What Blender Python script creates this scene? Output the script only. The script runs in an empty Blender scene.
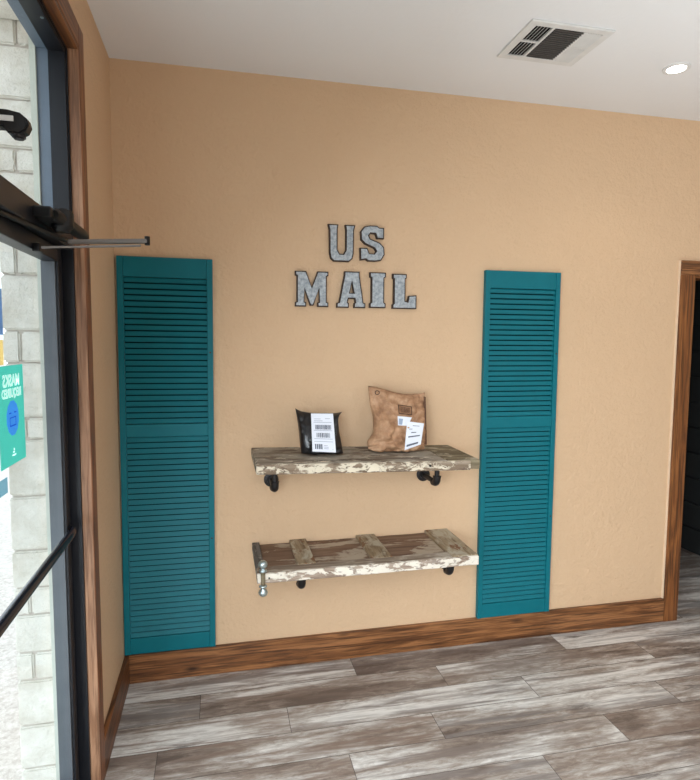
import bpy, bmesh, math, random
from mathutils import Vector, Matrix, noise
random.seed(7)
PI = math.pi
col = bpy.context.scene.collection
R = math.radians

# ------------------------------------------------------------------ helpers
def lin(r, g, b):
    f = lambda c: (c/255/12.92) if c/255 <= .04045 else ((c/255+.055)/1.055)**2.4
    return (f(r), f(g), f(b), 1)

class NT:
    """small node-tree writer"""
    def __init__(s, name):
        s.m = bpy.data.materials.new(name); s.m.use_nodes = True
        s.t = s.m.node_tree; s.t.nodes.clear()
        s.out = s.n('ShaderNodeOutputMaterial')
    def n(s, kind, **kw):
        x = s.t.nodes.new(kind)
        for k, v in kw.items():
            if k.startswith('i_'):
                x.inputs[k[2:].replace('_', ' ')].default_value = v
            else: setattr(x, k, v)
        return x
    def l(s, a, b): s.t.links.new(a, b)
    def coord(s, scale=(1, 1, 1), kind='Object', loc=(0, 0, 0)):
        c = s.n('ShaderNodeTexCoord'); m = s.n('ShaderNodeMapping')
        m.inputs['Scale'].default_value = scale; m.inputs['Location'].default_value = loc
        s.l(c.outputs[kind], m.inputs['Vector']); return m.outputs['Vector']
    def noise(s, vec, scale, detail=4, rough=.55, dist=0):
        x = s.n('ShaderNodeTexNoise'); s.l(vec, x.inputs['Vector'])
        x.inputs['Scale'].default_value = scale; x.inputs['Detail'].default_value = detail
        x.inputs['Roughness'].default_value = rough; x.inputs['Distortion'].default_value = dist
        return x.outputs['Fac']
    def ramp(s, fac, stops, interp='LINEAR'):
        x = s.n('ShaderNodeValToRGB'); x.color_ramp.interpolation = interp
        e = x.color_ramp.elements
        while len(e) < len(stops): e.new(.5)
        for k, (p, c) in enumerate(stops):
            e[k].position = p; e[k].color = c if len(c) == 4 else (*c, 1)
        s.l(fac, x.inputs['Fac']); return x.outputs['Color']
    def mix(s, fac, a, b, blend='MIX'):
        x = s.n('ShaderNodeMix', data_type='RGBA', blend_type=blend)
        for v, i in ((fac, 0), (a, 6), (b, 7)):
            if hasattr(v, 'is_linked'): s.l(v, x.inputs[i])
            else: x.inputs[i].default_value = v
        return x.outputs[2]
    def bump(s, h, strength=.3, dist=.004, normal=None):
        x = s.n('ShaderNodeBump'); x.inputs['Strength'].default_value = strength
        x.inputs['Distance'].default_value = dist; s.l(h, x.inputs['Height'])
        if normal: s.l(normal, x.inputs['Normal'])
        return x.outputs['Normal']
    def bsdf(s, color, rough=.6, metal=0, normal=None, spec=None):
        x = s.n('ShaderNodeBsdfPrincipled')
        for v, k in ((color, 'Base Color'), (rough, 'Roughness'), (metal, 'Metallic')):
            if hasattr(v, 'is_linked'): s.l(v, x.inputs[k])
            else: x.inputs[k].default_value = v
        if spec is not None: x.inputs['Specular IOR Level'].default_value = spec
        if normal: s.l(normal, x.inputs['Normal'])
        s.l(x.outputs[0], s.out.inputs['Surface']); return x

def plain(name, c, rough=.6, metal=0, nb=0, var=.06, spec=None):
    """lightly mottled single-colour material"""
    t = NT(name); v = t.coord()
    n1 = t.noise(v, 14, 3)
    c2 = tuple(max(0, k*(1-var*3)) for k in c[:3])+(1,)
    cc = t.mix(n1, c2, tuple(min(1, k*(1+var*2)) for k in c[:3])+(1,))
    nm = t.bump(t.noise(v, 90, 3), nb, .003) if nb else None
    t.bsdf(cc, rough, metal, nm, spec); return t.m

def emit(name, c, k):
    t = NT(name); e = t.n('ShaderNodeEmission'); e.inputs[0].default_value = c; e.inputs[1].default_value = k
    t.l(e.outputs[0], t.out.inputs['Surface']); return t.m

def wall_paint(name, c, var=.05, bump=.8):
    t = NT(name); v = t.coord()
    a = t.noise(v, 48, 5, .6); b = t.noise(v, 20, 3, .5)
    h = t.mix(.5, a, b)
    cc = t.mix(t.noise(v, 1.2, 2), tuple(k*(1-var) for k in c[:3])+(1,), tuple(min(1, k*(1+var)) for k in c[:3])+(1,))
    t.bsdf(cc, .62, 0, t.bump(h, bump, .013), .3); return t.m

def stained_wood(name, axis, dark, mid, light, seed=0, rough=.42):
    t = NT(name)
    sc = [16, 16, 16]; sc[axis] = 1.1
    v = t.coord(tuple(sc), loc=(seed, seed*.7, seed*.3))
    g = t.noise(v, 1.3, 6, .62, 1.6)
    f = [60, 60, 60]; f[axis] = 2.2
    g2 = t.noise(t.coord(tuple(f), loc=(seed, 0, 2)), 1.6, 4, .6)
    c = t.ramp(g, [(.30, dark), (.47, mid), (.60, light), (.8, mid)])
    c = t.mix(t.ramp(g2, [(.38, (.85, .85, .85)), (.54, (0, 0, 0))]), c, dark, 'MIX')
    kv = [9, 9, 9]; kv[axis] = 3.0
    vo = t.n('ShaderNodeTexVoronoi'); t.l(t.coord(tuple(kv), loc=(seed+3, seed, 1)), vo.inputs['Vector']); vo.inputs['Scale'].default_value = .8
    kd = t.ramp(vo.outputs['Distance'], [(.03, (.9, .9, .9)), (.12, (0, 0, 0))])
    c = t.mix(kd, c, tuple(k*.35 for k in dark[:3])+(1,))
    t.bsdf(c, rough, 0, t.bump(g2, .12, .002), .4); return t.m

def chippy(name, woods, paint, amount, seed, scale=14, axis=0, soft=.03, rough=.75, chip2=None, am2=.5):
    """old door paint: weathered wood showing where the paint has flaked"""
    t = NT(name)
    sc = [30, 30, 30]; sc[axis] = 2.5
    g = t.noise(t.coord(tuple(sc), loc=(seed, 1, 2)), 1.2, 5, .65, .6)
    w = t.ramp(g, [(.3, woods[0]), (.5, woods[1]), (.7, woods[2])])
    s2 = [1.3, 1.3, 1.3]; s2[axis] = .55
    v = t.coord(tuple(s2), loc=(seed*3.1, seed, seed*1.7))
    m = t.noise(v, scale, 7, .62, .5)
    msk = t.ramp(m, [(amount-soft, (0, 0, 0)), (amount+soft, (1, 1, 1))])
    pc = t.mix(t.noise(v, scale*.6, 4), tuple(k*.72 for k in paint[:3])+(1,), paint)
    c = t.mix(msk, w, pc)
    hgt = msk
    if chip2:
        m2 = t.noise(t.coord(tuple(s2), loc=(seed*5.3+4, 2, seed)), scale*1.7, 6, .6, .8)
        k2 = t.ramp(m2, [(am2-.02, (0, 0, 0)), (am2+.02, (1, 1, 1))])
        c = t.mix(k2, c, chip2); hgt = t.mix(.4, msk, k2)
    nm = t.bump(hgt, .6, .003, t.bump(g, .3, .002))
    t.bsdf(c, rough, 0, nm, .3); return t.m

# ---- mesh collectors
class MB:
    def __init__(s): s.bm = bmesh.new()
    def box(s, x0, x1, y0, y1, z0, z1, bev=0):
        t = bmesh.new(); bmesh.ops.create_cube(t, size=1)
        bmesh.ops.scale(t, vec=(abs(x1-x0), abs(y1-y0), abs(z1-z0)), verts=t.verts)
        bmesh.ops.translate(t, vec=((x0+x1)/2, (y0+y1)/2, (z0+z1)/2), verts=t.verts)
        if bev: bmesh.ops.bevel(t, geom=t.edges[:], offset=bev, segments=2, affect='EDGES', profile=.6)
        return s.join(t)
    def join(s, t, mat=None):
        if mat is not None: bmesh.ops.transform(t, matrix=mat, verts=t.verts)
        me = bpy.data.meshes.new('tmp'); t.to_mesh(me); t.free()
        s.bm.from_mesh(me); bpy.data.meshes.remove(me); return s
    def cyl(s, a, b, r, r2=None, seg=20, bev=0):
        a, b = Vector(a), Vector(b); d = b-a
        t = bmesh.new(); bmesh.ops.create_cone(t, cap_ends=True, segments=seg, radius1=r, radius2=r if r2 is None else r2, depth=d.length)
        if bev:
            es = [e for e in t.edges if len(e.link_faces) == 2 and any(len(f.verts) > 4 for f in e.link_faces)]
            bmesh.ops.bevel(t, geom=es, offset=bev, segments=2, affect='EDGES')
        m = Matrix.Translation((a+b)/2) @ d.to_track_quat('Z', 'Y').to_matrix().to_4x4()
        return s.join(t, m)
    def ball(s, c, r, sz=1):
        t = bmesh.new(); bmesh.ops.create_uvsphere(t, u_segments=20, v_segments=12, radius=r)
        return s.join(t, Matrix.Translation(c) @ Matrix.Diagonal((1, 1, sz, 1)))
    def lathe(s, prof, c, axis='Z', seg=28):
        """prof: (radius, height) pairs turned about an axis through c"""
        t = bmesh.new(); rings = []
        for r, h in prof:
            rings.append([t.verts.new((r*math.cos(2*PI*k/seg), r*math.sin(2*PI*k/seg), h)) for k in range(seg)])
        for a, b in zip(rings, rings[1:]):
            for k in range(seg):
                try: t.faces.new((a[k], a[(k+1) % seg], b[(k+1) % seg], b[k]))
                except ValueError: pass
        for rg, fl in ((rings[0], True), (rings[-1], False)):
            t.faces.new(rg[::-1] if fl else rg)
        q = Vector({'Z': (0, 0, 1), 'Y': (0, -1, 0), 'X': (1, 0, 0)}[axis]).to_track_quat('Z', 'Y').to_matrix().to_4x4()
        return s.join(t, Matrix.Translation(c) @ q)
    def tube(s, pts, r, seg=16):
        """smooth tube along a polyline"""
        pts = [Vector(p) for p in pts]; t = bmesh.new(); rings = []; up = None
        for k, p in enumerate(pts):
            d = (pts[min(k+1, len(pts)-1)]-pts[max(k-1, 0)]).normalized()
            if up is None: up = d.orthogonal().normalized()
            up = (up-d*up.dot(d)).normalized(); sd = d.cross(up)
            rr = r[k] if isinstance(r, (list, tuple)) else r
            rings.append([t.verts.new(p+(up*math.cos(2*PI*j/seg)+sd*math.sin(2*PI*j/seg))*rr) for j in range(seg)])
        for a, b in zip(rings, rings[1:]):
            for j in range(seg): t.faces.new((a[j], a[(j+1) % seg], b[(j+1) % seg], b[j]))
        t.faces.new(rings[0][::-1]); t.faces.new(rings[-1])
        return s.join(t)
    def prism(s, loops, y0, y1):
        """polygon loops in XZ (first outer, rest holes) extruded from y0 to y1 (y1 in front, smaller)"""
        t = bmesh.new(); es = []
        for lp in loops:
            vs = [t.verts.new((x, y1, z)) for x, z in lp]
            es += [t.edges.new((vs[k], vs[(k+1) % len(vs)])) for k in range(len(vs))]
        r = bmesh.ops.triangle_fill(t, use_beauty=True, use_dissolve=False, edges=es)
        fs = [f for f in r['geom'] if isinstance(f, bmesh.types.BMFace)]
        ex = bmesh.ops.extrude_face_region(t, geom=fs, use_keep_orig=True)
        vs = [v for v in ex['geom'] if isinstance(v, bmesh.types.BMVert)]
        bmesh.ops.translate(t, vec=(0, y0-y1, 0), verts=vs)
        bmesh.ops.recalc_face_normals(t, faces=t.faces)
        return s.join(t)
    def build(s, name, mat, parent=None, smooth=False, loc=(0, 0, 0), rot=(0, 0, 0)):
        bmesh.ops.recalc_face_normals(s.bm, faces=s.bm.faces)
        me = bpy.data.meshes.new(name); s.bm.to_mesh(me); s.bm.free()
        o = bpy.data.objects.new(name, me); col.objects.link(o)
        if mat: me.materials.append(mat)
        if smooth:
            me.polygons.foreach_set('use_smooth', [True]*len(me.polygons))
            me.set_sharp_from_angle(angle=R(35)) if smooth != 'all' else None
        o.parent = parent; o.location = loc; o.rotation_euler = rot
        return o

def tag(o, label, cat, group=None):
    o['label'] = label; o['category'] = cat
    if group: o['group'] = group
    return o
def thing(name, label, cat, loc=(0, 0, 0), rot=(0, 0, 0), group=None):
    o = bpy.data.objects.new(name, None); col.objects.link(o)
    o.empty_display_size = .1; o.location = loc; o.rotation_euler = rot
    return tag(o, label, cat, group)
def struct(o, label=None):
    o['kind'] = 'structure'
    if label: o['label'] = label
    return o
def boxes(*bs, bev=0):
    m = MB()
    for b in bs: m.box(*b, bev=bev)
    return m

def text_mesh(body, size, mirror=False, bold=0.0):
    cu = bpy.data.curves.new('txt', 'FONT'); cu.body = body; cu.size = size; cu.align_x = 'CENTER'; cu.align_y = 'CENTER'
    cu.offset = bold; cu.resolution_u = 3
    o = bpy.data.objects.new('txt', cu); col.objects.link(o)
    dg = bpy.context.evaluated_depsgraph_get(); dg.update()
    me = bpy.data.meshes.new_from_object(o.evaluated_get(dg))
    bpy.data.objects.remove(o); bpy.data.curves.remove(cu)
    return me

# ------------------------------------------------------------------ materials
M_wall = wall_paint('peach_wall_paint', lin(211, 179, 145))
M_ceil = wall_paint('white_ceiling_paint', lin(226, 226, 226), .02, .15)
WD, WM, WL = lin(66, 38, 20), lin(122, 78, 44), lin(156, 106, 66)
M_trim_x = stained_wood('stained_wood_along_wall', 0, WD, WM, WL, 1)
M_trim_y = stained_wood('stained_wood_shaded_side', 1, lin(52, 30, 17), lin(104, 64, 36), lin(132, 84, 48), 2)  # darker copy of the stain, shade of the side wall put into its colour
M_trim_z = stained_wood('stained_wood_upright', 2, WD, lin(122, 74, 38), lin(148, 94, 50), 3)
M_trim_zl = stained_wood('brown_wood_upright', 2, lin(74, 44, 26), lin(128, 80, 50), lin(156, 104, 70), 5)
M_jamb = stained_wood('lit_brown_jamb', 2, lin(108, 76, 55), lin(156, 114, 86), lin(182, 140, 110), 8)  # paler wood tone carries the light this face catches
M_black = plain('black_anodised_metal', lin(30, 32, 38), .38, .3, spec=.5)
M_closer = plain('black_closer_metal', lin(24, 24, 25), .4, .4)
M_steel = plain('brushed_steel', lin(128, 126, 124), .35, .9)
M_teal = plain('teal_shutter_paint', lin(4, 105, 117), .5, 0, .06, .04, .25)
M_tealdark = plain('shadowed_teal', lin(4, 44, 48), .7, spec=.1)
M_iron = plain('black_iron_pipe', lin(46, 44, 45), .45, .6, .15)
M_galv = None
t = NT('galvanised_sheet'); v = t.coord()
c = t.ramp(t.noise(v, 55, 5, .7), [(.25, lin(104, 112, 120)), (.5, lin(158, 166, 172)), (.75, lin(196, 202, 206))])
t.bsdf(c, .5, .25, t.bump(t.noise(v, 130, 3), .15, .002)); M_galv = t.m
M_rust = plain('dark_rusted_rim', lin(60, 46, 40), .6, .3, .1, .12)
M_white = plain('white_enamel', lin(214, 213, 210), .5)
M_dark = plain('dark_duct', lin(26, 25, 24), .8)
M_label = plain('white_label_paper', lin(226, 230, 240), .6, var=.01)
M_ink = plain('grey_print', lin(92, 98, 112), .7)
M_zinc = plain('zinc_hinge', lin(176, 190, 192), .28, .85)

# glass: clear pane with a Fresnel reflection
t = NT('clear_glass')
tr = t.n('ShaderNodeBsdfTransparent'); tr.inputs[0].default_value = (.96, .98, .98, 1)
gl = t.n('ShaderNodeBsdfGlossy'); gl.inputs['Roughness'].default_value = .02
mx = t.n('ShaderNodeMixShader'); mx.inputs[0].default_value = .05; t.l(tr.outputs[0], mx.inputs[1]); t.l(gl.outputs[0], mx.inputs[2])
t.l(mx.outputs[0], t.out.inputs['Surface']); M_glass = t.m

# floor planks: uv in metres, one random number per plank
t = NT('weathered_plank_floor')
uv = t.n('ShaderNodeUVMap'); uv.uv_map = 'UVMap'
at = t.n('ShaderNodeAttribute'); at.attribute_name = 'plank'
sep = t.n('ShaderNodeSeparateColor'); t.l(at.outputs['Color'], sep.inputs[0])
off = t.n('ShaderNodeVectorMath', operation='SCALE'); t.l(at.outputs['Vector'], off.inputs[0]); off.inputs['Scale'].default_value = 37
ad = t.n('ShaderNodeVectorMath', operation='ADD'); t.l(uv.outputs[0], ad.inputs[0]); t.l(off.outputs[0], ad.inputs[1])
def fmap(sc):
    m = t.n('ShaderNodeMapping'); m.inputs['Scale'].default_value = sc; t.l(ad.outputs[0], m.inputs['Vector']); return m.outputs[0]
big = t.noise(fmap((1.1, 7.5, 1)), 1.0, 3, .5, .9)
mid = t.noise(fmap((1.8, 22, 1)), 1.0, 5, .6, .8)
fine = t.noise(fmap((7, 130, 1)), 1.0, 4, .6)
cloud = t.noise(fmap((11, 42, 1)), 1.0, 9, .75, .6)
sm = t.n('ShaderNodeMath', operation='MULTIPLY_ADD'); t.l(sep.outputs[0], sm.inputs[0]); sm.inputs[1].default_value = .16; sm.inputs[2].default_value = -.08
s2 = t.n('ShaderNodeMath', operation='ADD'); t.l(big, s2.inputs[0]); t.l(sm.outputs[0], s2.inputs[1])
s3 = t.n('ShaderNodeMath', operation='MULTIPLY_ADD'); t.l(cloud, s3.inputs[0]); s3.inputs[1].default_value = .62; s3.inputs[2].default_value = -.30
s4 = t.n('ShaderNodeMath', operation='ADD'); t.l(s2.outputs[0], s4.inputs[0]); t.l(s3.outputs[0], s4.inputs[1])
base = t.ramp(s4.outputs[0], [(.28, lin(100, 86, 78)), (.42, lin(146, 132, 121)), (.52, lin(180, 172, 164)), (.64, lin(218, 214, 208))])
c = t.mix(t.ramp(mid, [(.36, (.85, .85, .85)), (.52, (0, 0, 0))]), base, t.mix(sep.outputs[1], lin(128, 106, 92), lin(126, 122, 120)))
c = t.mix(t.ramp(fine, [(.32, (.3, .3, .3)), (.52, (0, 0, 0))]), c, lin(96, 86, 80))
vo = t.n('ShaderNodeTexVoronoi'); t.l(fmap((1.9, 6.5, 1)), vo.inputs['Vector']); vo.inputs['Scale'].default_value = 1
kn = t.n('ShaderNodeMath', operation='ADD'); t.l(vo.outputs['Distance'], kn.inputs[0]); t.l(s3.outputs[0], kn.inputs[1])
c = t.mix(t.ramp(kn.outputs[0], [(.02, (.75, .75, .75)), (.16, (0, 0, 0))]), c, lin(92, 86, 84))
t.bsdf(c, .46, 0, t.bump(mid, .12, .002), .4); M_floor = t.m
M_joint = plain('floor_joint', lin(84, 76, 70), .8)

# ------------------------------------------------------------------ room shell
H = 2.9
X1, Y0 = 6.0, -6.4
XS = -.25     # outer face of the stone veneer
DX0, DX1, DZ = 3.12, 3.98, 2.045      # doorway in the far wall
# floor: every plank is its own quad inside the one floor mesh
def plank_floor():
    bm = bmesh.new(); uvl = bm.loops.layers.uv.new('UVMap'); cl = bm.loops.layers.float_color.new('plank')
    W, L, g = .175, 1.165, .0012
    known = {0: 1.11, 1: .357, 2: .74, 3: .2, 4: .95}
    rnd = random.Random(11)
    y1max = 3.0
    rows = [(-.005-W*k, k) for k in range(-18, 37)]
    for top, k in rows:
        o = known.get(k, rnd.random()*L)
        x = o-L*math.ceil((o+.2)/L)-0.0001
        while x < X1+.1:
            a, b = max(x, -.12), min(x+L, X1+.1)
            if b-a > .01:
                vs = [bm.verts.new(p) for p in ((a+g, top-W+g, 0), (b-g, top-W+g, 0), (b-g, top-g, 0), (a+g, top-g, 0))]
                f = bm.faces.new(vs); cc = (rnd.random(), rnd.random(), rnd.random(), 1)
                f.material_index = 0
                for lp in f.loops:
                    lp[uvl].uv = (lp.vert.co.x-x, lp.vert.co.y-top); lp[cl] = cc
            x += L
    vs = [bm.verts.new(p) for p in ((-.12, Y0-.1, -.0015), (X1+.1, Y0-.1, -.0015), (X1+.1, y1max, -.0015), (-.12, y1max, -.0015))]
    f = bm.faces.new(vs); f.material_index = 1
    me = bpy.data.meshes.new('floor'); bm.to_mesh(me); bm.free()
    me.materials.append(M_floor); me.materials.append(M_joint)
    o = bpy.data.objects.new('floor', me); col.objects.link(o); return o
struct(plank_floor(), 'grey weathered wood-look plank floor')
struct(boxes((-.12, X1+.12, Y0-.12, .12, H, H+.1)).build('ceiling', M_ceil), 'white textured ceiling')
struct(boxes((-.12, DX0, 0, .12, 0, H), (DX1, X1+.12, 0, .12, 0, H), (DX0, DX1, 0, .12, DZ, H)).build('wall_back', M_wall), 'peach textured wall')
# left wall with the storefront opening
SY0, SY1, SZ = -.71, -1.80, 2.62      # opening of door and transom
WY0, WY1 = -1.95, -4.3                 # second glazed opening nearer the camera
struct(boxes((-.12, 0, SY0+.02, 0, 0, H), (-.12, 0, WY0, SY1, 0, H), (-.12, 0, Y0, WY1, 0, H),
             (-.12, 0, SY1, SY0+.02, SZ+.01, H), (-.12, 0, WY1, WY0, SZ, H), (-.12, 0, WY1, WY0, 0, .1)).build('wall_left', M_wall), 'peach wall beside the glass door')
struct(boxes((X1, X1+.12, Y0, 0, 0, H)).build('wall_right', M_wall))
struct(boxes((-.12, 1.8, Y0-.12, Y0, 0, H), (5.4, X1+.12, Y0-.12, Y0, 0, H), (1.8, 5.4, Y0-.12, Y0, 0, .3), (1.8, 5.4, Y0-.12, Y0, 2.1, H)).build('wall_front', M_wall))
# dark hall beyond the doorway
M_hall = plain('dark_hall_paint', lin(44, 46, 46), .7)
def shiplap():
    m = MB()
    for k in range(12): m.box(4.1, 4.13, .12, 2.95, .006+k*.2, .194+k*.2, bev=.004)
    m.box(4.13, 4.2, .12, 3.0, 0, 2.45); return m
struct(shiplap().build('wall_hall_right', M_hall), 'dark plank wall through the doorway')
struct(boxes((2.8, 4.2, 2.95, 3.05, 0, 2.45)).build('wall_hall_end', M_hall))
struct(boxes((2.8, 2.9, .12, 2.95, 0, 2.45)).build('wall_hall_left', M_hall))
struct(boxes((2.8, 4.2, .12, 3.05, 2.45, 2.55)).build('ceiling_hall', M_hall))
# baseboards
BZ, BT = .142, .02
struct(boxes((.02, DX0-.095, -BT, 0, 0, BZ), bev=.002).build('baseboard_back', M_trim_x), 'stained wood baseboard along the peach wall')
struct(boxes((DX1+.095, X1, -BT, 0, 0, BZ), bev=.002).build('baseboard_back_right', M_trim_x))
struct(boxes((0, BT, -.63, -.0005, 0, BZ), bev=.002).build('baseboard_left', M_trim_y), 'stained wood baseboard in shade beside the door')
# doorway casing on the far wall
struct(boxes((DX0-.095, DX0, -.022, 0, 0, DZ), bev=.003).build('trim_doorway_side', M_trim_z), 'knotty stained wood casing')
struct(boxes((DX1, DX1+.095, -.022, 0, 0, DZ), bev=.003).build('trim_doorway_far_side', M_trim_z))
struct(boxes((DX0-.095, DX1+.095, -.022, 0, DZ, DZ+.08), bev=.003).build('trim_doorway_head', M_trim_x))
struct(boxes((DX0, DX0+.015, 0, .12, 0, DZ), (DX1-.015, DX1, 0, .12, 0, DZ), (DX0, DX1, 0, .12, DZ-.015, DZ)).build('trim_doorway_jamb', M_trim_z))
struct(boxes((DX0-.101, DX0-.095, -.012, 0, BZ, DZ+.08)).build('trim_caulk_line', plain('pale_caulk', lin(232, 206, 176), .6)))
# wood casing and jamb of the storefront
CY0, CY1 = -.625, -.698
struct(boxes((0, .02, CY1, CY0, 0, SZ+.075), bev=.003).build('trim_door_side', M_trim_zl), 'brown wood casing beside the black door frame')
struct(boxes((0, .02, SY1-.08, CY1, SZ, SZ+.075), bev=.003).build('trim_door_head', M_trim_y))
struct(boxes((-.015, .018, CY1-.006, CY1+.008, 0, SZ), bev=.002).build('trim_door_jamb', M_jamb))
struct(boxes((-.015, .018, SY1, CY1, SZ-.012, SZ+.002)).build('trim_door_head_jamb', M_trim_y))

# ------------------------------------------------------------------ storefront frame, door and transom
FX0, FX1 = -.104, -.015     # depth of the aluminium frame
FY = -.712                  # inner face of its jamb
TR0, TR1 = 1.955, 2.015     # transom bar
fr = thing('window_1', 'black aluminium transom window above the glass door', 'window')
del fr['category']; struct(fr)
boxes((FX0, FX1, FY, CY1-.004, 0, SZ-.012), (FX0, FX1, SY1, SY1+.045, 0, SZ-.012), (FX0, FX1, SY1+.045, FY, SZ-.02, SZ-.008), (FX0, FX1, SY1+.045, FY, TR0, TR1), bev=.002).build('window_frame', M_black, fr)
boxes((-.07, FX1-.004, FY-.012, FY, TR1, SZ-.02), (-.07, FX1-.004, SY1+.045, FY, SZ-.034, SZ-.02), (-.07, FX1-.004, SY1+.045, FY, TR1, TR1+.01), bev=.001).build('glazing_stop', M_black, fr)
boxes((-.062, -.056, SY1+.045, FY-.001, TR1+.001, SZ-.021)).build('window_pane', M_glass, fr)
M_skylit = plain('sky_lit_outer_frame', lin(112, 126, 142), .45, .2)  # black frame's outer face, sky light on it put into the colour
boxes((FX0-.002, -.066, FY-.006, FY, TR1, SZ-.02), (FX0-.002, -.066, SY1+.045, FY-.006, SZ-.026, SZ-.02), bev=.001).build('sky_lit_stop', M_skylit, fr)
for k, z in enumerate((2.585,)):
    MB().cyl((-.03, -.93, SZ-.024), (-.03, -.93, SZ-.036), .005).build('screw_head', M_zinc, fr)
M_skylit = plain('sky_lit_door_stop', lin(92, 98, 105), .45, .2)  # daylight on the black stile's edge painted as a grey tone
dr = thing('door_1', 'black framed glass entrance door with push bar', 'door')
del dr['category']; struct(dr)
DXa, DXb = -.092, -.045
dy0, dy1 = FY-.028, SY1+.05
boxes((DXa, DXb, dy0-.045, dy0, .01, TR0-.004), bev=.003).build('stile', M_black, dr)
boxes((DXa, DXb, dy1, dy1+.045, .01, TR0-.004), bev=.003).build('stile', M_black, dr)
boxes((DXa, DXb, dy1+.045, dy0-.045, 1.905, TR0-.004), bev=.003).build('top_rail', M_black, dr)
boxes((DXa, DXb, dy1+.045, dy0-.045, .01, .12), bev=.003).build('bottom_rail', M_black, dr)
boxes((DXa-.004, -.054, dy0-.052, dy0-.043, .12, 1.905), bev=.001).build('sky_lit_stop', M_skylit, dr)
boxes((FX0-.002, DXa-.004, dy0-.01, FY-.001, .01, TR0-.002), bev=.001).build('weather_strip', M_skylit, dr)
boxes((-.124, -.106, FY-.016, FY+.012, -.03, SZ)).build('outer_sealant', plain('pale_sealant', lin(206, 212, 202), .8), dr)
boxes((-.071, -.065, dy1+.045, dy0-.045, .12, 1.905)).build('door_pane', M_glass, dr)
# push bar: straight black tube bending in to the stile at each end
zb = 1.008
pb = [(DXb, dy0-.022, zb), (-.038, dy0-.026, zb), (-.031, dy0-.05, zb), (-.028, dy0-.10, zb)] + [(-.028, dy0-.15-k*.1, zb) for k in range(6)] + [(-.028, dy1+.10, zb), (-.031, dy1+.06, zb), (DXb, dy1+.035, zb)]
push = MB().tube(pb, .0145).build('push_bar', plain('black_gloss_bar', lin(26, 27, 38), .2, .4), dr, 'all')
MB().cyl((DXb, dy0-.022, zb), (DXb+.005, dy0-.022, zb), .018).build('bar_mount', M_black, push)
# second glazed opening, out of view but letting the daylight in
w2 = thing('window_2', 'black framed shop window', 'window'); del w2['category']; struct(w2)
boxes((FX0, FX1, WY0-.05, WY0, .1, SZ), (FX0, FX1, WY1, WY1+.05, .1, SZ), (FX0, FX1, WY1+.05, WY0-.05, .1, .15), (FX0, FX1, WY1+.05, WY0-.05, SZ-.05, SZ), (FX0, FX1, -3.15, -3.1, .15, SZ-.05)).build('window_frame', M_black, w2)
boxes((-.065, -.06, WY1+.05, -3.15, .15, SZ-.05), (-.065, -.06, -3.1, WY0-.05, .15, SZ-.05)).build('window_pane', M_glass, w2)

# ------------------------------------------------------------------ outside: stone return and ground
t = NT('white_limestone'); v = t.coord()
c = t.ramp(t.noise(v, 9, 6, .65), [(.3, lin(206, 201, 188)), (.5, lin(226, 223, 214)), (.7, lin(240, 238, 231))])
t.bsdf(c, .9, 0, t.bump(t.noise(v, 38, 6, .7), .8, .012), .2); M_stone = t.m
M_mortar = plain('pale_mortar', lin(200, 192, 183), .95, 0, .2)
def stone_wall():
    rnd = random.Random(4); m = MB()
    xa, xb = XS, -.124
    # course joints going up, as seen through the door
    zs = [-.05, .12, .282, .45, .551, .689, .787, .922, 1.113, 1.311, 1.387, 1.574, 1.682, 1.868, 2.04, 2.202, 2.279, 2.435, 2.604, 2.72, 2.86, 3.0, 3.2]
    paired = {.45, .689, 1.311, 1.574, 1.868, 2.202, 2.604}
    for k, (z, z_) in enumerate(zip(zs, zs[1:])):
        h = z_-z
        cuts = [xa, xa+(xb-xa)*rnd.uniform(.42, .66), xb] if z in paired else [xa, xb]
        for a, b in zip(cuts, cuts[1:]):
            tb = bmesh.new(); bmesh.ops.create_cube(tb, size=1)
            bmesh.ops.subdivide_edges(tb, edges=tb.edges[:], cuts=4, use_grid_fill=True)
            w_, h_ = b-a-.005, h-.006
            for vv in tb.verts:
                p = vv.co.copy()
                n = noise.noise(Vector((p.x*3+k*3.1, p.y*2, p.z*5+a*40)))*.09
                vv.co = Vector((p.x*w_*(1+n*.4), p.y*.25*(1+n*.12), p.z*h_*(1+n*.3)))
            bmesh.ops.bevel(tb, geom=[e for e in tb.edges if e.calc_face_angle(0) > 1], offset=.006, segments=2, affect='EDGES')
            m.join(tb, Matrix.Translation(((a+b)/2, -.57, z+h/2)))
    return m, zs[-1]
sm_, ztop = stone_wall()
struct(sm_.build('wall_stone', M_stone, None, True), 'pale limestone block wall outside the glass')
struct(boxes((XS+.012, -.12, -.685, -.45, -.05, ztop)).build('wall_mortar', M_mortar))
struct(boxes((XS, -.124, SY1-2.6, -.70, SZ+.06, 3.2)).build('wall_lintel', M_stone))
struct(boxes((XS, -.124, WY0, SY1-.05, -.05, SZ+.05)).build('wall_stone_pier', M_stone))
t = NT('bright_concrete'); v = t.coord()
c = t.ramp(t.noise(v, 45, 6, .75), [(.35, lin(184, 176, 168)), (.5, lin(208, 202, 195)), (.65, lin(224, 220, 214))])
t.bsdf(c, .95, 0, t.bump(t.noise(v, 80, 4, .7), .25, .006), .1); M_conc = t.m
struct(boxes((-40, -.12, -40, 40, -.2, -.03)).build('ground', M_conc), 'bright pale concrete outside')
struct(boxes((-.12, 30, -40, Y0-.1, -.2, -.03)).build('ground_front', M_conc))

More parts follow.
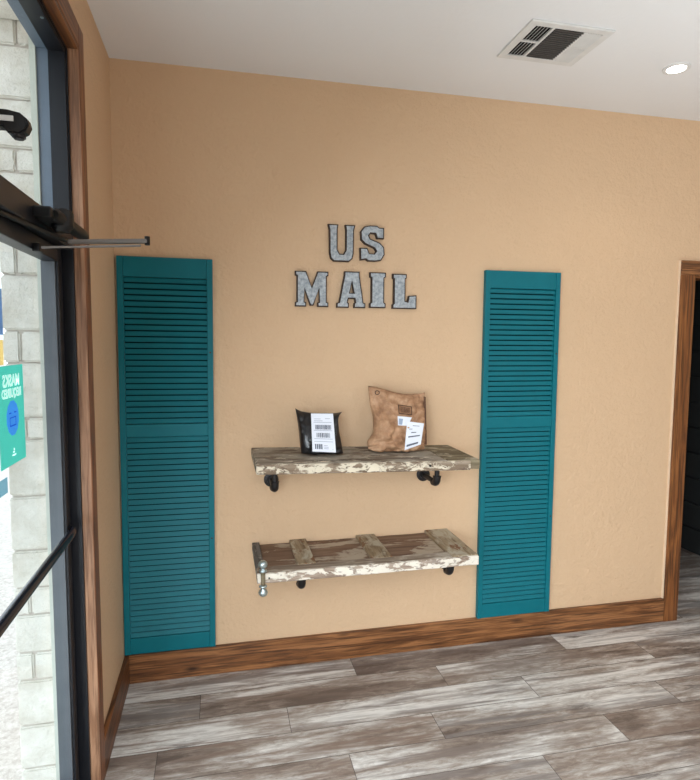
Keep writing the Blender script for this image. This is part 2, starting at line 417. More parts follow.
# ------------------------------------------------------------------ teal louvered shutters
def make_shutter(label, loc, rot, w):
    t = thing('louvered_shutter', label, 'shutter', loc, rot, 'teal louvered shutters on the peach wall')
    h, d, s = 1.885, .028, .027
    for a, b in ((0, s), (w-s, w)):
        boxes((a, b, -d, 0, 0, h), bev=.0025).build('stile', M_teal, t)
    zs = {'bottom_rail': (0, .078), 'middle_rail': (1.052, 1.112), 'top_rail': (h-.092, h)}
    for k, (a, b) in zs.items():
        boxes((s, w-s, -d+.003, -.002, a, b), bev=.0025).build(k, M_teal, t)
    for a, b, n in ((zs['bottom_rail'][1], zs['middle_rail'][0], 36), (zs['middle_rail'][1], zs['top_rail'][0], 25)):
        boxes((s, w-s, -.004, -.0015, a, b)).build('gap_shade_sheet', M_tealdark, t)  # dark sheet added behind the slats to stand in for shade in the gaps
        m = MB(); p = (b-a)/n
        for k in range(n):
            tb = bmesh.new(); bmesh.ops.create_cube(tb, size=1)
            bmesh.ops.scale(tb, vec=(w-2*s-.001, .0055, .0226), verts=tb.verts)
            bmesh.ops.bevel(tb, geom=[e for e in tb.edges if abs((e.verts[0].co-e.verts[1].co).normalized().x) > .9], offset=.0022, segments=2, affect='EDGES')
            m.join(tb, Matrix.Translation((w/2, -d/2-.003, a+(k+.5)*p)) @ Matrix.Rotation(R(-19), 4, 'X'))
        m.build('louver_slats', M_teal, t)
    m = MB()
    for z in (.55, 1.45):
        MB().cyl((w-s/2, -d-.0015, z), (w-s/2, -d+.002, z), .004, seg=12).build('screw', M_rust, t)
    return t
make_shutter('darker teal louvered shutter in the corner beside the glass door', (.002, 0, BZ+.008), (0, R(.28), 0), .424)
make_shutter('bright teal louvered shutter to the right of the two shelves', (1.822, 0, BZ+.003), (0, 0, 0), .436)

# ------------------------------------------------------------------ wall letters
U = [[(0,1),(.38,1),(.35,.86),(.35,.32),(.43,.21),(.57,.21),(.65,.32),(.65,.86),(.62,1),(1,1),(.95,.85),(.94,.22),(.9,.08),(.78,0),(.22,0),(.1,.08),(.06,.22),(.05,.85)]]
S = [[(.97,.95),(.97,.64),(.68,.64),(.62,.77),(.43,.78),(.36,.71),(.42,.63),(.8,.53),(.97,.41),(1,.2),(.86,.03),(.62,0),(.34,0),(.24,.05),(.02,.02),(0,.37),(.3,.37),(.38,.23),(.58,.22),(.65,.29),(.58,.37),(.2,.48),(.04,.6),(.02,.82),(.16,.96),(.4,1),(.68,1),(.78,.95)]]
Mm = [[(0,1),(.33,1),(.5,.55),(.67,1),(1,1),(1,.88),(.95,.86),(.95,.14),(1,.12),(1,0),(.67,0),(.67,.12),(.72,.14),(.72,.52),(.55,.03),(.45,.03),(.28,.52),(.28,.14),(.33,.12),(.33,0),(0,0),(0,.12),(.05,.14),(.05,.86),(0,.88)]]
A = [[(.26,1),(.79,1),(.79,.9),(.93,.15),(1,.13),(1,0),(.6,0),(.6,.13),(.64,.15),(.62,.25),(.41,.25),(.38,.15),(.42,.13),(.42,0),(0,0),(0,.13),(.08,.15),(.26,.9)], [(.46,.42),(.585,.42),(.525,.74)]]
I = [[(0,1),(1,1),(1,.87),(.9,.84),(.9,.16),(1,.13),(1,0),(0,0),(0,.13),(.1,.16),(.1,.84),(0,.87)]]
L = [[(0,1),(.58,1),(.58,.88),(.53,.85),(.53,.23),(.63,.21),(.68,.38),(1,.4),(1,0),(0,0),(0,.12),(.05,.15),(.05,.85),(0,.88)]]
def area(p): return sum(p[k][0]*p[(k+1) % len(p)][1]-p[(k+1) % len(p)][0]*p[k][1] for k in range(len(p)))/2
def inset(p, d):
    if area(p) < 0: p = p[::-1]
    out = []
    for k in range(len(p)):
        a, b, c = Vector(p[k-1]), Vector(p[k]), Vector(p[(k+1) % len(p)])
        n1 = Vector((-(b-a).y, (b-a).x)).normalized(); n2 = Vector((-(c-b).y, (c-b).x)).normalized()
        m = n1+n2
        m = m/max(.45, m.dot(n1)) if m.length > .01 else n1
        out.append(tuple(b+m*d))
    return out
def letter(ch, polys, x0, x1, z0, z1, label):
    t = thing('wall_letter', label, 'letter', (x0, 0, z0), (0, 0, 0), 'galvanized metal letters on the peach wall')
    w, h = x1-x0, z1-z0
    pl = [[(x*w, z*h) for x, z in p] for p in polys]
    MB().prism(pl, -.0005, -.022).build('rim', M_rust, t)
    fc = [inset(pl[0], .0055)]+[inset(p, -.006) for p in pl[1:]]
    MB().prism(fc, -.021, -.0245).build('face', M_galv, t)
letter('U', U, .985, 1.122, 2.046, 2.224, 'grey metal letter U, first of the upper row on the wall')
letter('S', S, 1.146, 1.273, 2.052, 2.227, 'grey metal letter S, second of the upper row on the wall')
letter('M', Mm, .824, .988, 1.823, 1.994, 'grey metal letter M, first of the lower row on the wall')
letter('A', A, 1.030, 1.176, 1.821, 1.999, 'grey metal letter A with a small triangular hole')
letter('I', I, 1.198, 1.281, 1.823, 1.999, 'narrow grey metal letter I between A and L')
letter('L', L, 1.317, 1.444, 1.821, 1.995, 'grey metal letter L ending the lower row')

# ------------------------------------------------------------------ shelves made of old doors
woods = [lin(70, 58, 48), lin(118, 104, 90), lin(158, 148, 134)]
M_s1top = chippy('weathered_board_top', woods, lin(168, 160, 146), .49, 3, 13, 0, .04, chip2=lin(220, 210, 190), am2=.62)
M_s1edge = chippy('flaking_cream_edge', [lin(84, 68, 54), lin(128, 110, 92), lin(170, 156, 138)], lin(222, 210, 188), .50, 6, 30, 0, .025, chip2=lin(104, 88, 74), am2=.60)
M_s1end = chippy('weathered_end_block', [lin(72, 62, 46), lin(120, 108, 86), lin(150, 140, 116)], lin(196, 186, 164), .56, 9, 16, 0, .03)
S1 = thing('door_shelf', 'upper chippy wooden shelf holding the two parcels', 'shelf', (.609, 0, 1.131), (0, R(1.25), 0), 'shelves made from old painted doors')
Ls, Ds, Ts = 1.03, .405, .045
def rough_board(x0, x1, y0, y1, z0, z1, nx=24, ny=10, amp=.003, seed=0):
    tb = bmesh.new(); bmesh.ops.create_cube(tb, size=1)
    bmesh.ops.scale(tb, vec=(x1-x0, y1-y0, z1-z0), verts=tb.verts)
    bmesh.ops.translate(tb, vec=((x0+x1)/2, (y0+y1)/2, (z0+z1)/2), verts=tb.verts)
    for ax, n in ((0, nx), (1, ny)):
        for k in range(1, n):
            lo, hi = ((x0, x1), (y0, y1))[ax]
            co = [0, 0, 0]; co[ax] = lo+(hi-lo)*k/n; no = [0, 0, 0]; no[ax] = 1
            bmesh.ops.bisect_plane(tb, geom=tb.verts[:]+tb.edges[:]+tb.faces[:], plane_co=co, plane_no=no)
    bmesh.ops.bevel(tb, geom=[e for e in tb.edges if e.calc_face_angle(0) > 1], offset=.003, segments=1, affect='EDGES')
    for v in tb.verts:
        p = v.co*14+Vector((seed*7, seed, 0))
        d = Vector((noise.noise(p)*.3, noise.noise(p+Vector((5, 0, 0))), noise.noise(p+Vector((0, 9, 0)))*.5))*amp
        if v.co.y > y1-.004: d.y = 0
        v.co += d
    return tb
m = MB().join(rough_board(0, Ls-.16, -Ds+.012, -.001, -Ts+.002, 0, seed=1)); m.build('board', M_s1top, S1)
m = MB().join(rough_board(0, Ls-.05, -Ds, -Ds+.012, -Ts, -.001, nx=40, ny=1, seed=2)); m.build('front_edge', M_s1edge, S1)
m = MB().join(rough_board(Ls-.159, Ls, -Ds+.011, -.001, -Ts+.003, .002, nx=8, seed=3)); e = m.build('end_block', M_s1end, S1)
MB().cyl((Ls-.25, -Ds-.003, -.02), (Ls-.25, -Ds+.004, -.02), .0055, seg=12).build('bolt_hole', M_dark, S1)

M_s2pan = chippy('brown_panel', [lin(92, 70, 56), lin(122, 96, 78), lin(140, 116, 98)], lin(186, 170, 150), .53, 12, 9, 0, .025)
M_s2rail = chippy('worn_rail', [lin(96, 78, 58), lin(140, 120, 94), lin(170, 156, 132)], lin(188, 178, 158), .52, 14, 13, 1, .06, chip2=lin(124, 88, 62), am2=.60)
M_s2stile = chippy('worn_long_stile', [lin(96, 80, 66), lin(138, 122, 106), lin(172, 160, 146)], lin(196, 184, 168), .56, 15, 12, 0, .06)
M_s2edge = chippy('flaking_white_edge', [lin(112, 90, 74), lin(158, 140, 124), lin(176, 162, 150)], lin(236, 227, 212), .49, 17, 20, 0, .02, chip2=lin(150, 136, 124), am2=.61)
S2 = thing('door_shelf', 'lower wooden shelf cut from an old panelled door with a hinge', 'shelf', (.609, 0, .652), (0, R(-.15), 0), 'shelves made from old painted doors')
L2, D2, T2 = 1.035, .395, .045
m = MB().join(rough_board(.03, L2-.125, -D2+.07, -.001, -T2+.004, -.013, seed=5)); m.build('panel', M_s2pan, S2)
for a, b, sd in ((.185, .27, 6), (.53, .63, 7)):
    MB().join(rough_board(a, b, -D2+.062, -.001, -T2+.006, .002, nx=5, seed=sd)).build('cross_rail', M_s2rail, S2)
MB().join(rough_board(L2-.13, L2, -D2+.004, -.001, -T2, .002, nx=6, seed=8)).build('end_rail', M_s2rail, S2)
MB().join(rough_board(0, .036, -D2+.062, -.001, -T2+.004, .001, nx=3, seed=9)).build('end_strip', chippy('dark_end_strip', [lin(70, 66, 62), lin(96, 92, 88), lin(126, 122, 116)], lin(150, 146, 138), .55, 21, 16, 1), S2)
MB().join(rough_board(0, L2-.128, -D2+.006, -D2+.072, -T2, 0, seed=10, ny=4)).build('long_stile', M_s2stile, S2)
MB().join(rough_board(0, L2-.002, -D2-.006 , -D2+.006, -T2-.001, -.002, nx=40, ny=1, seed=11)).build('front_edge', M_s2edge, S2)
hg = boxes((.012, .055, -D2-.0085, -D2-.0055, -T2+.004, -.004), bev=.001).build('hinge', M_s2edge, S2)
hp = (.024, -D2-.016)
MB().cyl((*hp, -T2-.002), (*hp, .012), .0095, bev=.001).build('knuckle', M_s1end, hg, True)
for s in (1, -1):
    o = [(.009, .0), (.013, .002), (.013, .007), (.008, .010), (.007, .014), (.0125, .019), (.0155, .027), (.0135, .035), (.0075, .041), (.001, .043)]
    z0 = .011 if s > 0 else -T2-.002
    MB().lathe([(r, s*h) for r, h in [(q*1.3, w_*1.2) for q, w_ in o]], (*hp, z0), seg=24).build('ball_finial', M_zinc, hg, 'all')
for x in (.018, .045):
    MB().cyl((x+.006, -D2-.010, -.022), (x+.006, -D2-.008, -.022), .004, seg=10).build('screw', M_dark, hg)

# iron pipe brackets under the shelves
def bracket(x, z, y, top, label):
    t = thing('pipe_bracket', label, 'bracket', (x, 0, z), (0, 0, 0), 'iron pipe brackets under the shelves')
    MB().lathe([(.036, 0.0), (.036, .007), (.021, .010), (.020, .02)], (0, 0, 0), 'Y').build('wall_flange', M_iron, t, True)
    r = .0125
    MB().cyl((0, -.012, 0), (0, y+.03, 0), r).build('pipe', M_iron, t, True)
    pts = [(0, y+.036, 0), (0, y+.026, 0)] + [(0, y+.026-.026*math.sin(a), .026-.026*math.cos(a)) for a in [PI/2*k/8 for k in range(1, 9)]] + [(0, y, .036)]
    rr = [.0215, .019]+[.019]*8+[.0215]
    MB().tube(pts, rr).build('elbow', M_iron, t, True)
    MB().cyl((0, y, .034), (0, y, top-.006), r).build('nipple', M_iron, t, True)
    MB().lathe([(.036, top-.0005), (.036, top-.007), (.021, top-.010), (.020, top-.02)], (0, y, 0), 'Z').build('shelf_flange', M_iron, t, True)
def under(S, x, y, T, ang): return None
s1b = lambda x: 1.131-(x-.609)*math.tan(R(1.25))-Ts-.001
bracket(.705, .968, -.20, s1b(.705)-.968, 'black iron pipe bracket under the left end of the parcel shelf')
bracket(1.503, .958, -.20, s1b(1.503)-.958, 'black iron pipe bracket under the right end of the parcel shelf')
s2b = lambda x: .652+(x-.609)*math.tan(R(.15))-T2-.001
bracket(.818, .53, -.29, s2b(.818)-.53, 'black iron pipe elbow below the lower shelf, nearest the hinge')
bracket(1.545, .534, -.29, s2b(1.545)-.534, 'black iron pipe elbow below the right end of the lower shelf')

# ------------------------------------------------------------------ parcels
def pillow(left, right, bottom, top, depth, crinkle, seed, nx=44, nz=44, lean=0, bottomfull=.5, scale=9):
    """closed bag: outline curves (s or t -> (x,z)), inflated front and back"""
    bm = bmesh.new(); F, B = {}, {}
    for i in range(nx+1):
        for j in range(nz+1):
            s, t_ = i/nx, j/nz
            l, r = Vector(left(t_)), Vector(right(t_)); bo, to = Vector(bottom(s)), Vector(top(s))
            c00, c10, c01, c11 = Vector(left(0)), Vector(right(0)), Vector(left(1)), Vector(right(1))
            p = (1-s)*l+s*r+(1-t_)*bo+t_*to-((1-s)*(1-t_)*c00+s*(1-t_)*c10+(1-s)*t_*c01+s*t_*c11)
            es = 1-abs(2*s-1)**5; tt = min(1, (t_+.02)/bottomfull)**.5 if t_ < bottomfull else (1-((t_-bottomfull)/(1-bottomfull))**2.2)
            d = depth*max(0, es)**.7*max(0, tt)
            q = Vector((p.x*scale, p.y*scale, seed))
            n = noise.noise(q)*.5+abs(noise.noise(q*2.3+Vector((3, 1, 0))))*.9+abs(noise.noise(q*4.7))*.35-.4
            edge = min(1, min(s, 1-s)*9, (1-t_)*9)
            nn = crinkle*n*(.25+.75*edge)
            yb = lean*t_
            F[i, j] = bm.verts.new((p.x, yb-d-nn*(1 if d > .002 else .4), p.y))
            if i in (0, nx) or j in (0, nz): B[i, j] = F[i, j]
            else: B[i, j] = bm.verts.new((p.x, yb+d*.75, p.y))
    for i in range(nx):
        for j in range(nz):
            bm.faces.new((F[i, j], F[i+1, j], F[i+1, j+1], F[i, j+1]))
            q = (B[i, j], B[i, j+1], B[i+1, j+1], B[i+1, j])
            if len(set(q)) > 2 and set(q) != {F[i, j], F[i+1, j], F[i+1, j+1], F[i, j+1]}:
                try: bm.faces.new(q)
                except ValueError: pass
    pts = [v.co.copy() for v in F.values()]
    m = MB(); m.bm.free(); m.bm = bm; return m, pts
def onfront(F, nx, nz, poly, off):
    """patch lying on the bag's front: bilinear quad in (x,z), y sampled from the front surface"""
    pts = F
    def y(x, z):
        best = sorted(pts, key=lambda p: (p.x-x)**2+(p.z-z)**2)[:3]
        return sum(p.y for p in best)/3
    return y
def patch(poly, yf, off, n=6):
    bm = bmesh.new(); g = {}
    a, b, c, d = [Vector(p) for p in poly]       # bl, br, tr, tl
    for i in range(n+1):
        for j in range(n+1):
            s, t_ = i/n, j/n
            p = (1-s)*(1-t_)*a+s*(1-t_)*b+s*t_*c+(1-s)*t_*d
            g[i, j] = bm.verts.new((p.x, yf(p.x, p.y)-off, p.y))
    for i in range(n):
        for j in range(n): bm.faces.new((g[i, j], g[i+1, j], g[i+1, j+1], g[i, j+1]))
    m = MB(); m.bm.free(); m.bm = bm; return m
def quad_at(poly, s0, s1, t0, t1):
    a, b, c, d = [Vector(p) for p in poly]
    f = lambda s, t_: tuple((1-s)*(1-t_)*a+s*(1-t_)*b+s*t_*c+(1-s)*t_*d)
    return [f(s0, t0), f(s1, t0), f(s1, t1), f(s0, t1)]
def planar(poly, yf):
    """least-squares plane through the surface below a label so that prints stay in front of it"""
    import itertools
    ps = []
    for s in range(7):
        for t_ in range(7):
            p = quad_at(poly, s/6, s/6, t_/6, t_/6)[0]; ps.append((p[0], p[1], yf(*p)))
    n = len(ps); mx_, mz_, my_ = (sum(p[k] for p in ps)/n for k in range(3))
    sxx = sum((p[0]-mx_)**2 for p in ps); szz = sum((p[1]-mz_)**2 for p in ps); sxz = sum((p[0]-mx_)*(p[1]-mz_) for p in ps)
    sxy = sum((p[0]-mx_)*(p[2]-my_) for p in ps); szy = sum((p[1]-mz_)*(p[2]-my_) for p in ps)
    D = sxx*szz-sxz*sxz; A_ = (sxy*szz-szy*sxz)/D; B_ = (szy*sxx-sxy*sxz)/D
    f = lambda x, z: my_+A_*(x-mx_)+B_*(z-mz_)
    lift = max(f(p[0], p[1])-p[2] for p in ps)
    return lambda x, z: f(x, z)-lift*1.02
def bars(poly, yf, s0, s1, t0, t1, n, seed, off):
    rnd = random.Random(seed); m = MB(); s = s0
    while s < s1:
        w = rnd.choice((.3, .5, .9))*(s1-s0)/n
        q = patch(quad_at(poly, s, min(s1, s+w), t0, t1), yf, off, 1)
        m.join(q.bm); s += w+rnd.choice((.3, .5))*(s1-s0)/n
    return m

# black poly mailer (local origin at its base on the shelf)
MX, MY = .925, -.215
MZ = 1.131-(MX-.609)*math.tan(R(1.25))+.001
def crv(pts):
    def f(u):
        n = len(pts)-1; k = min(int(u*n), n-1); a = u*n-k
        P = [Vector(pts[max(0, min(n, k+d))]) for d in (-1, 0, 1, 2)]
        return tuple(.5*(2*P[1]+(P[2]-P[0])*a+(2*P[0]-5*P[1]+4*P[2]-P[3])*a*a+(3*P[1]-P[0]-3*P[2]+P[3])*a**3))
    return f
M_poly = plain('black_poly_film', lin(17, 16, 19), .3, 0, .1, .05, .6)
P1 = thing('parcel', 'black plastic mailer parcel with a white shipping label', 'parcel', (MX, MY, MZ+.004), (0, R(1.25), 0), 'parcels on the upper shelf')
m, Fv = pillow(crv([(-.098, .004), (-.104, .06), (-.110, .13), (-.121, .206)]), crv([(.101, .002), (.092, .06), (.083, .12), (.085, .165), (.106, .190)]),
               crv([(-.098, .004), (-.05, 0), (0, 0), (.05, 0), (.101, .002)]), crv([(-.121, .206), (-.09, .192), (-.03, .184), (.03, .183), (.075, .184), (.106, .190)]),
               .048, .009, 2.0, lean=.075, bottomfull=.4, scale=13)
m.build('bag', M_poly, P1, 'all')
yf = onfront(Fv, 44, 44, None, 0)
lb = [(-.052, .024), (.056, .018), (.053, .185), (-.049, .188)]
lb = [(-.055, .022), (.054, .016), (.053, .186), (-.052, .186)]
pf = planar(lb, yf)
lab = patch(lb, pf, .001).build('shipping_label', M_label, P1)
lab['label'] = 'white printed shipping label'
bars(lb, pf, .16, .86, .58, .70, 18, 3, .002).build('barcode', M_ink, lab)
bars(lb, pf, .2, .8, .37, .49, 14, 4, .002).build('barcode', M_ink, lab)
bars(lb, pf, .12, .45, .07, .2, 6, 5, .002).build('printed_block', M_ink, lab)
mm = MB()
for s0, s1, t0 in ((.5, .7, .08), (.5, .7, .12), (.5, .66, .16), (.86, .9, .07), (.12, .5, .80), (.12, .42, .85), (.62, .84, .86), (.1, .9, .76), (.1, .9, .545), (.1, .9, .33), (.1, .9, .26)):
    mm.join(patch(quad_at(lb, s0, s1, t0, t0+.014), pf, .002, 1).bm)
mm.build('print_lines', plain('pale_print', lin(168, 174, 188), .7), lab)

# brown paper parcel
BX, BY = 1.308, -.18
BZ_ = 1.131-(BX-.609)*math.tan(R(1.25))+.001
t = NT('crumpled_kraft_paper'); v = t.coord()
c = t.ramp(t.noise(v, 20, 6, .65), [(.3, lin(136, 100, 74)), (.5, lin(170, 130, 98)), (.7, lin(196, 160, 128))])
vor = t.n('ShaderNodeTexVoronoi', feature='DISTANCE_TO_EDGE'); t.l(t.coord((28, 28, 22)), vor.inputs['Vector']); vor.inputs['Scale'].default_value = 1
t.bsdf(c, .62, 0, t.bump(t.mix(.6, t.noise(v, 30, 5, .6, 1), vor.outputs['Distance']), .55, .008), .35); M_kraft = t.m
P2 = thing('parcel', 'crumpled brown paper parcel with a stamp and white label', 'parcel', (BX, BY, BZ_+.006), (0, R(1.25), 0), 'parcels on the upper shelf')
m, Fv = pillow(crv([(-.142, .012), (-.146, .045), (-.118, .085), (-.112, .15), (-.124, .22), (-.134, .322)]), crv([(.128, .010), (.135, .06), (.137, .15), (.140, .23), (.150, .292)]),
               crv([(-.142, .012), (-.10, .0), (0, 0), (.07, 0), (.128, .010)]), crv([(-.134, .322), (-.08, .313), (0, .290), (.06, .282), (.115, .284), (.150, .292)]),
                 .06, .045, 5.0, lean=.085, bottomfull=.35, scale=11)
bag = m.build('bag', M_kraft, P2, 'all')
P2.scale = (1.05, 1, .965)
# the dark folded strip down the right side
m = MB().tube([(.1, 0, 0), (.1, 0, .001)], .001)
m = MB(); m.box(.128, .139, -.012, .014, .03, .27, bev=.004)
for v_ in m.bm.verts: v_.co.y += .085*v_.co.z/.3; v_.co.x += .009*v_.co.z/.27+noise.noise(v_.co*20)*.004
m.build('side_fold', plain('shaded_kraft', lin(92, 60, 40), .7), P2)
yf = onfront(Fv, 44, 44, None, 0)
lb = [(.02, .012), (.095, .038), (.113, .142), (.04, .150)]
lb = [(.013, .014), (.094, .04), (.114, .143), (.030, .155)]
pf = planar(lb, yf)
lab = patch(lb, pf, .003).build('shipping_label', M_label, P2)
lab['label'] = 'white crooked shipping label'
mm = MB()
for s0, s1, t0, th in ((.3, .6, .58, .035), (.15, .85, .42, .05), (.1, .8, .1, .07), (.35, .75, .85, .02), (.15, .35, .72, .02)):
    mm.join(patch(quad_at(lb, s0, s1, t0, t0+th), pf, .0045, 1).bm)
mm.build('print_lines', M_ink, lab)
l2 = [(-.012, .134), (.034, .132), (.058, .172), (-.009, .178)]
pf2 = planar(l2, yf)
lab2 = patch(l2, pf2, .002).build('shipping_label', M_label, P2)
patch(quad_at(l2, .08, .4, .1, .75), pf2, .0035, 1).build('printed_block', plain('pale_blue_print', lin(150, 164, 186), .7), lab2)
st = [(-.004, .190), (.062, .182), (.065, .224), (-.002, .234)]
pf3 = planar(st, yf)
mm = MB()
for q in ((0, 1, 0, .09), (0, 1, .91, 1), (0, .06, .09, .91), (.94, 1, .09, .91)):
    mm.join(patch(quad_at(st, *q), pf3, .003, 3).bm)
b = mm.build('printed_stamp', plain('brown_ink', lin(62, 36, 22), .7), P2)
mm = bars(st, pf3, .16, .86, .18, .82, 9, 8, .003)
mm.build('stamp_print', plain('brown_ink_soft', lin(92, 58, 38), .7), b)
mm = MB(); tb = bmesh.new(); r0, r1 = .008, .012
cx, cz = -.094, .290
for k in range(16):
    a, b_ = 2*PI*k/16, 2*PI*(k+1)/16
    f = lambda r, q: (cx+r*math.cos(q), yf(cx, cz)-.004, cz+r*math.sin(q))
    tb.faces.new([tb.verts.new(f(r0, a)), tb.verts.new(f(r1, a)), tb.verts.new(f(r1, b_)), tb.verts.new(f(r0, b_))])
mm.join(tb); mm.build('round_mark', plain('brown_ink_ring', lin(62, 36, 22), .7), P2)

# ------------------------------------------------------------------ ceiling vent and downlight
vt = thing('air_vent', 'square white ceiling air vent with dark louvers', 'vent', (1.655, -.72, H))
vw, vd = .365, .30
fz = -.009
boxes((0, vw, 0, .032, fz, 0), (0, vw, vd-.032, vd, fz, 0), (0, .034, .032, vd-.032, fz, 0), (vw-.034, vw, .032, vd-.032, fz, 0), bev=.003).build('frame', M_white, vt)
boxes((.03, vw-.03, .03, vd-.03, -.0025, -.0005)).build('duct_backing', M_dark, vt)
a, b, c_ = .034, .114, .254   # three banks
for bb in ((b-.005, b+.005, .032, vd-.032), (c_-.005, c_+.005, .032, vd-.032), (a, b-.005, vd/2-.006, vd/2+.006), (c_+.005, vw-.034, vd/2-.006, vd/2+.006)):
    boxes((*bb, fz+.001, -.002), bev=.001).build('divider', M_white, vt)
def slats(x0, x1, y0, y1, axis, n, ang):
    m = MB()
    for k in range(n):
        tb = bmesh.new(); bmesh.ops.create_cube(tb, size=1)
        if axis == 'Y':
            bmesh.ops.scale(tb, vec=(.0125, y1-y0, .0012), verts=tb.verts)
            m.join(tb, Matrix.Translation((x0+(k+.5)*(x1-x0)/n, (y0+y1)/2, -.0075)) @ Matrix.Rotation(ang, 4, 'Y'))
        else:
            bmesh.ops.scale(tb, vec=(x1-x0, .0095, .0012), verts=tb.verts)
            m.join(tb, Matrix.Translation(((x0+x1)/2, y0+(k+.5)*(y1-y0)/n, -.0075)) @ Matrix.Rotation(ang, 4, 'X'))
    return m
for y0, y1 in ((.034, vd/2-.006), (vd/2+.006, vd-.034)):
    slats(a+.004, b-.006, y0, y1, 'Y', 5, R(-48)).build('louver_bank', M_white, vt)
    slats(c_+.006, vw-.036, y0, y1, 'Y', 6, R(32)).build('louver_bank', M_white, vt)
slats(b+.006, c_-.006, .034, vd-.034, 'X', 16, R(60)).build('louver_bank', plain('dark_louver', lin(120, 114, 108), .6), vt)
dl = thing('recessed_ceiling_light', 'round recessed ceiling light glowing white', 'ceiling light', (2.502, -.502, H))
MB().lathe([(.041, .0015), (.058, .0015), (.057, -.005), (.046, -.007), (.041, -.004)], (0, 0, 0)).build('trim_ring', M_white, dl, True)
MB().lathe([(.001, -.001), (.041, -.001), (.040, -.0045), (.001, -.006)], (0, 0, 0)).build('lens', emit('warm_lamp_lens', (1, .97, .92, 1), 9), dl, True)

# ------------------------------------------------------------------ door closer and bracket
dc = thing('door_closer', 'black door closer with a slim steel arm reaching into the room', 'door closer', (FX1, -.95, 1.985))
# local frame: x into the room, y along the wall
MB().tube([(.045, -.17, .004), (.045, -.16, .006), (.052, .10, .002), (.055, .135, .0)], [.012, .017, .019, .017]).build('body', M_closer, dc, True)
MB().lathe([(.018, -.036), (.024, -.03), (.03, -.022), (.031, .016), (.027, .024), (.010, .030)], (.045, -.085, .008)).build('pivot_housing', M_closer, dc, True)
boxes((0, .045, -.2, .06, -.008, .02), bev=.004).build('mounting_plate', M_closer, dc)
def flat(a, b, w, h):
    a, b = Vector(a), Vector(b); d = b-a
    tb = bmesh.new(); bmesh.ops.create_cube(tb, size=1)
    bmesh.ops.scale(tb, vec=(d.length, w, h), verts=tb.verts)
    bmesh.ops.bevel(tb, geom=tb.edges[:], offset=min(w, h)*.25, segments=2, affect='EDGES')
    m = MB(); return m.join(tb, Matrix.Translation((a+b)/2) @ d.to_track_quat('X', 'Z').to_matrix().to_4x4())
E_ = Vector((.262, .02, -.026))
flat((.045, -.03, -.046), E_, .022, .013).build('main_arm', M_steel, dc)
flat((-.028, -.085, -.074), E_+Vector((-.02, .004, -.014)), .012, .006).build('link_rod', M_steel, dc)
MB().tube([(-.022, -.385, -.035), (.0, -.20, -.034), (.038, .02, -.038)], .0075).build('adjusting_rod', M_closer, dc, True)
MB().cyl(E_+Vector((0, 0, -.012)), E_+Vector((0, 0, .014)), .008).build('elbow_pin', M_closer, dc, True)
boxes((-.032, -.012, -.1, -.06, -.086, -.062), bev=.003).build('arm_shoe', M_closer, dc)

br = thing('bracket_arm', 'black rounded metal arm across the high glass with a pale stripe', 'bracket', (FX1+.022, -1.60, 2.062))
M_arm = plain('black_arm_metal', lin(18, 18, 20), .35, .3)
tb = bmesh.new(); prof = [(-.022, .022), (.07, .020), (.092, .016), (.104, .006), (.107, -.006), (.101, -.018), (.09, -.024), (.07, -.022), (.062, -.012), (-.022, -.014)]
vs = [tb.verts.new((x, -.014, z)) for x, z in prof]; f = tb.faces.new(vs)
ex = bmesh.ops.extrude_face_region(tb, geom=[f], use_keep_orig=True)
bmesh.ops.translate(tb, vec=(0, .028, 0), verts=[v for v in ex['geom'] if isinstance(v, bmesh.types.BMVert)])
bmesh.ops.recalc_face_normals(tb, faces=tb.faces)
bmesh.ops.bevel(tb, geom=[e for e in tb.edges if e.calc_face_angle(0) > 1.2], offset=.003, segments=2, affect='EDGES')
MB().join(tb).build('arm', M_arm, br)
boxes((-.02, .082, -.0165, -.0135, -.002, .008), bev=.001).build('pale_stripe', M_white, br)
MB().cyl((.086, 0, -.03), (.086, 0, -.018), .012, bev=.003).build('pivot_cap', M_iron, br, True)
boxes((-.022, -.008, -.03, .03, -.105, .026), bev=.003).build('mount_plate', M_arm, br)

# ------------------------------------------------------------------ notices stuck on the outside of the door glass
gx = -.0722
def notice(name, label, y0, y1, z0, z1, mat, group=None):
    """flat sheet on the outer side of the pane; local x runs along -y so writing faces outdoors"""
    t = thing(name, label, 'sign', (gx, y0, z0), (0, 0, 0), group)
    boxes((-.0012, 0, y1-y0, 0, 0, z1-z0)).build('sheet', mat, t); return t
M_sheet = plain('teal_sheet', lin(62, 176, 160), .6, var=.02)
def translucent(m_, c, k, glow=0):
    """printed film; glow is added emission standing in for daylight from behind"""
    t = NT(m_); d = t.n('ShaderNodeBsdfDiffuse'); d.inputs[0].default_value = c
    tl = t.n('ShaderNodeBsdfTranslucent'); tl.inputs[0].default_value = c
    x = t.n('ShaderNodeMixShader'); x.inputs[0].default_value = k
    nz = t.noise(t.coord(), 30, 2); cc = t.mix(nz, tuple(q*.93 for q in c[:3])+(1,), c)
    t.l(cc, d.inputs[0]); t.l(cc, tl.inputs[0])
    t.l(d.outputs[0], x.inputs[1]); t.l(tl.outputs[0], x.inputs[2])
    e = t.n('ShaderNodeEmission'); e.inputs[0].default_value = c; e.inputs[1].default_value = glow  # film's own glow imitates daylight coming through it
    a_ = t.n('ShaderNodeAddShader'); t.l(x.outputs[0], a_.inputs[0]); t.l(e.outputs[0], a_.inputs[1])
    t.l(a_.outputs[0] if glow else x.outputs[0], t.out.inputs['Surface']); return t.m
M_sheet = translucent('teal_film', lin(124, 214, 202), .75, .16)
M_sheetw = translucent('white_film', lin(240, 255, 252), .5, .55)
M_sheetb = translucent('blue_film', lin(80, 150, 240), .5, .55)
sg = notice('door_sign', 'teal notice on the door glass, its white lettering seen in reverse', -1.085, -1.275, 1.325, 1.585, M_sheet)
W_, H_ = .19, .26
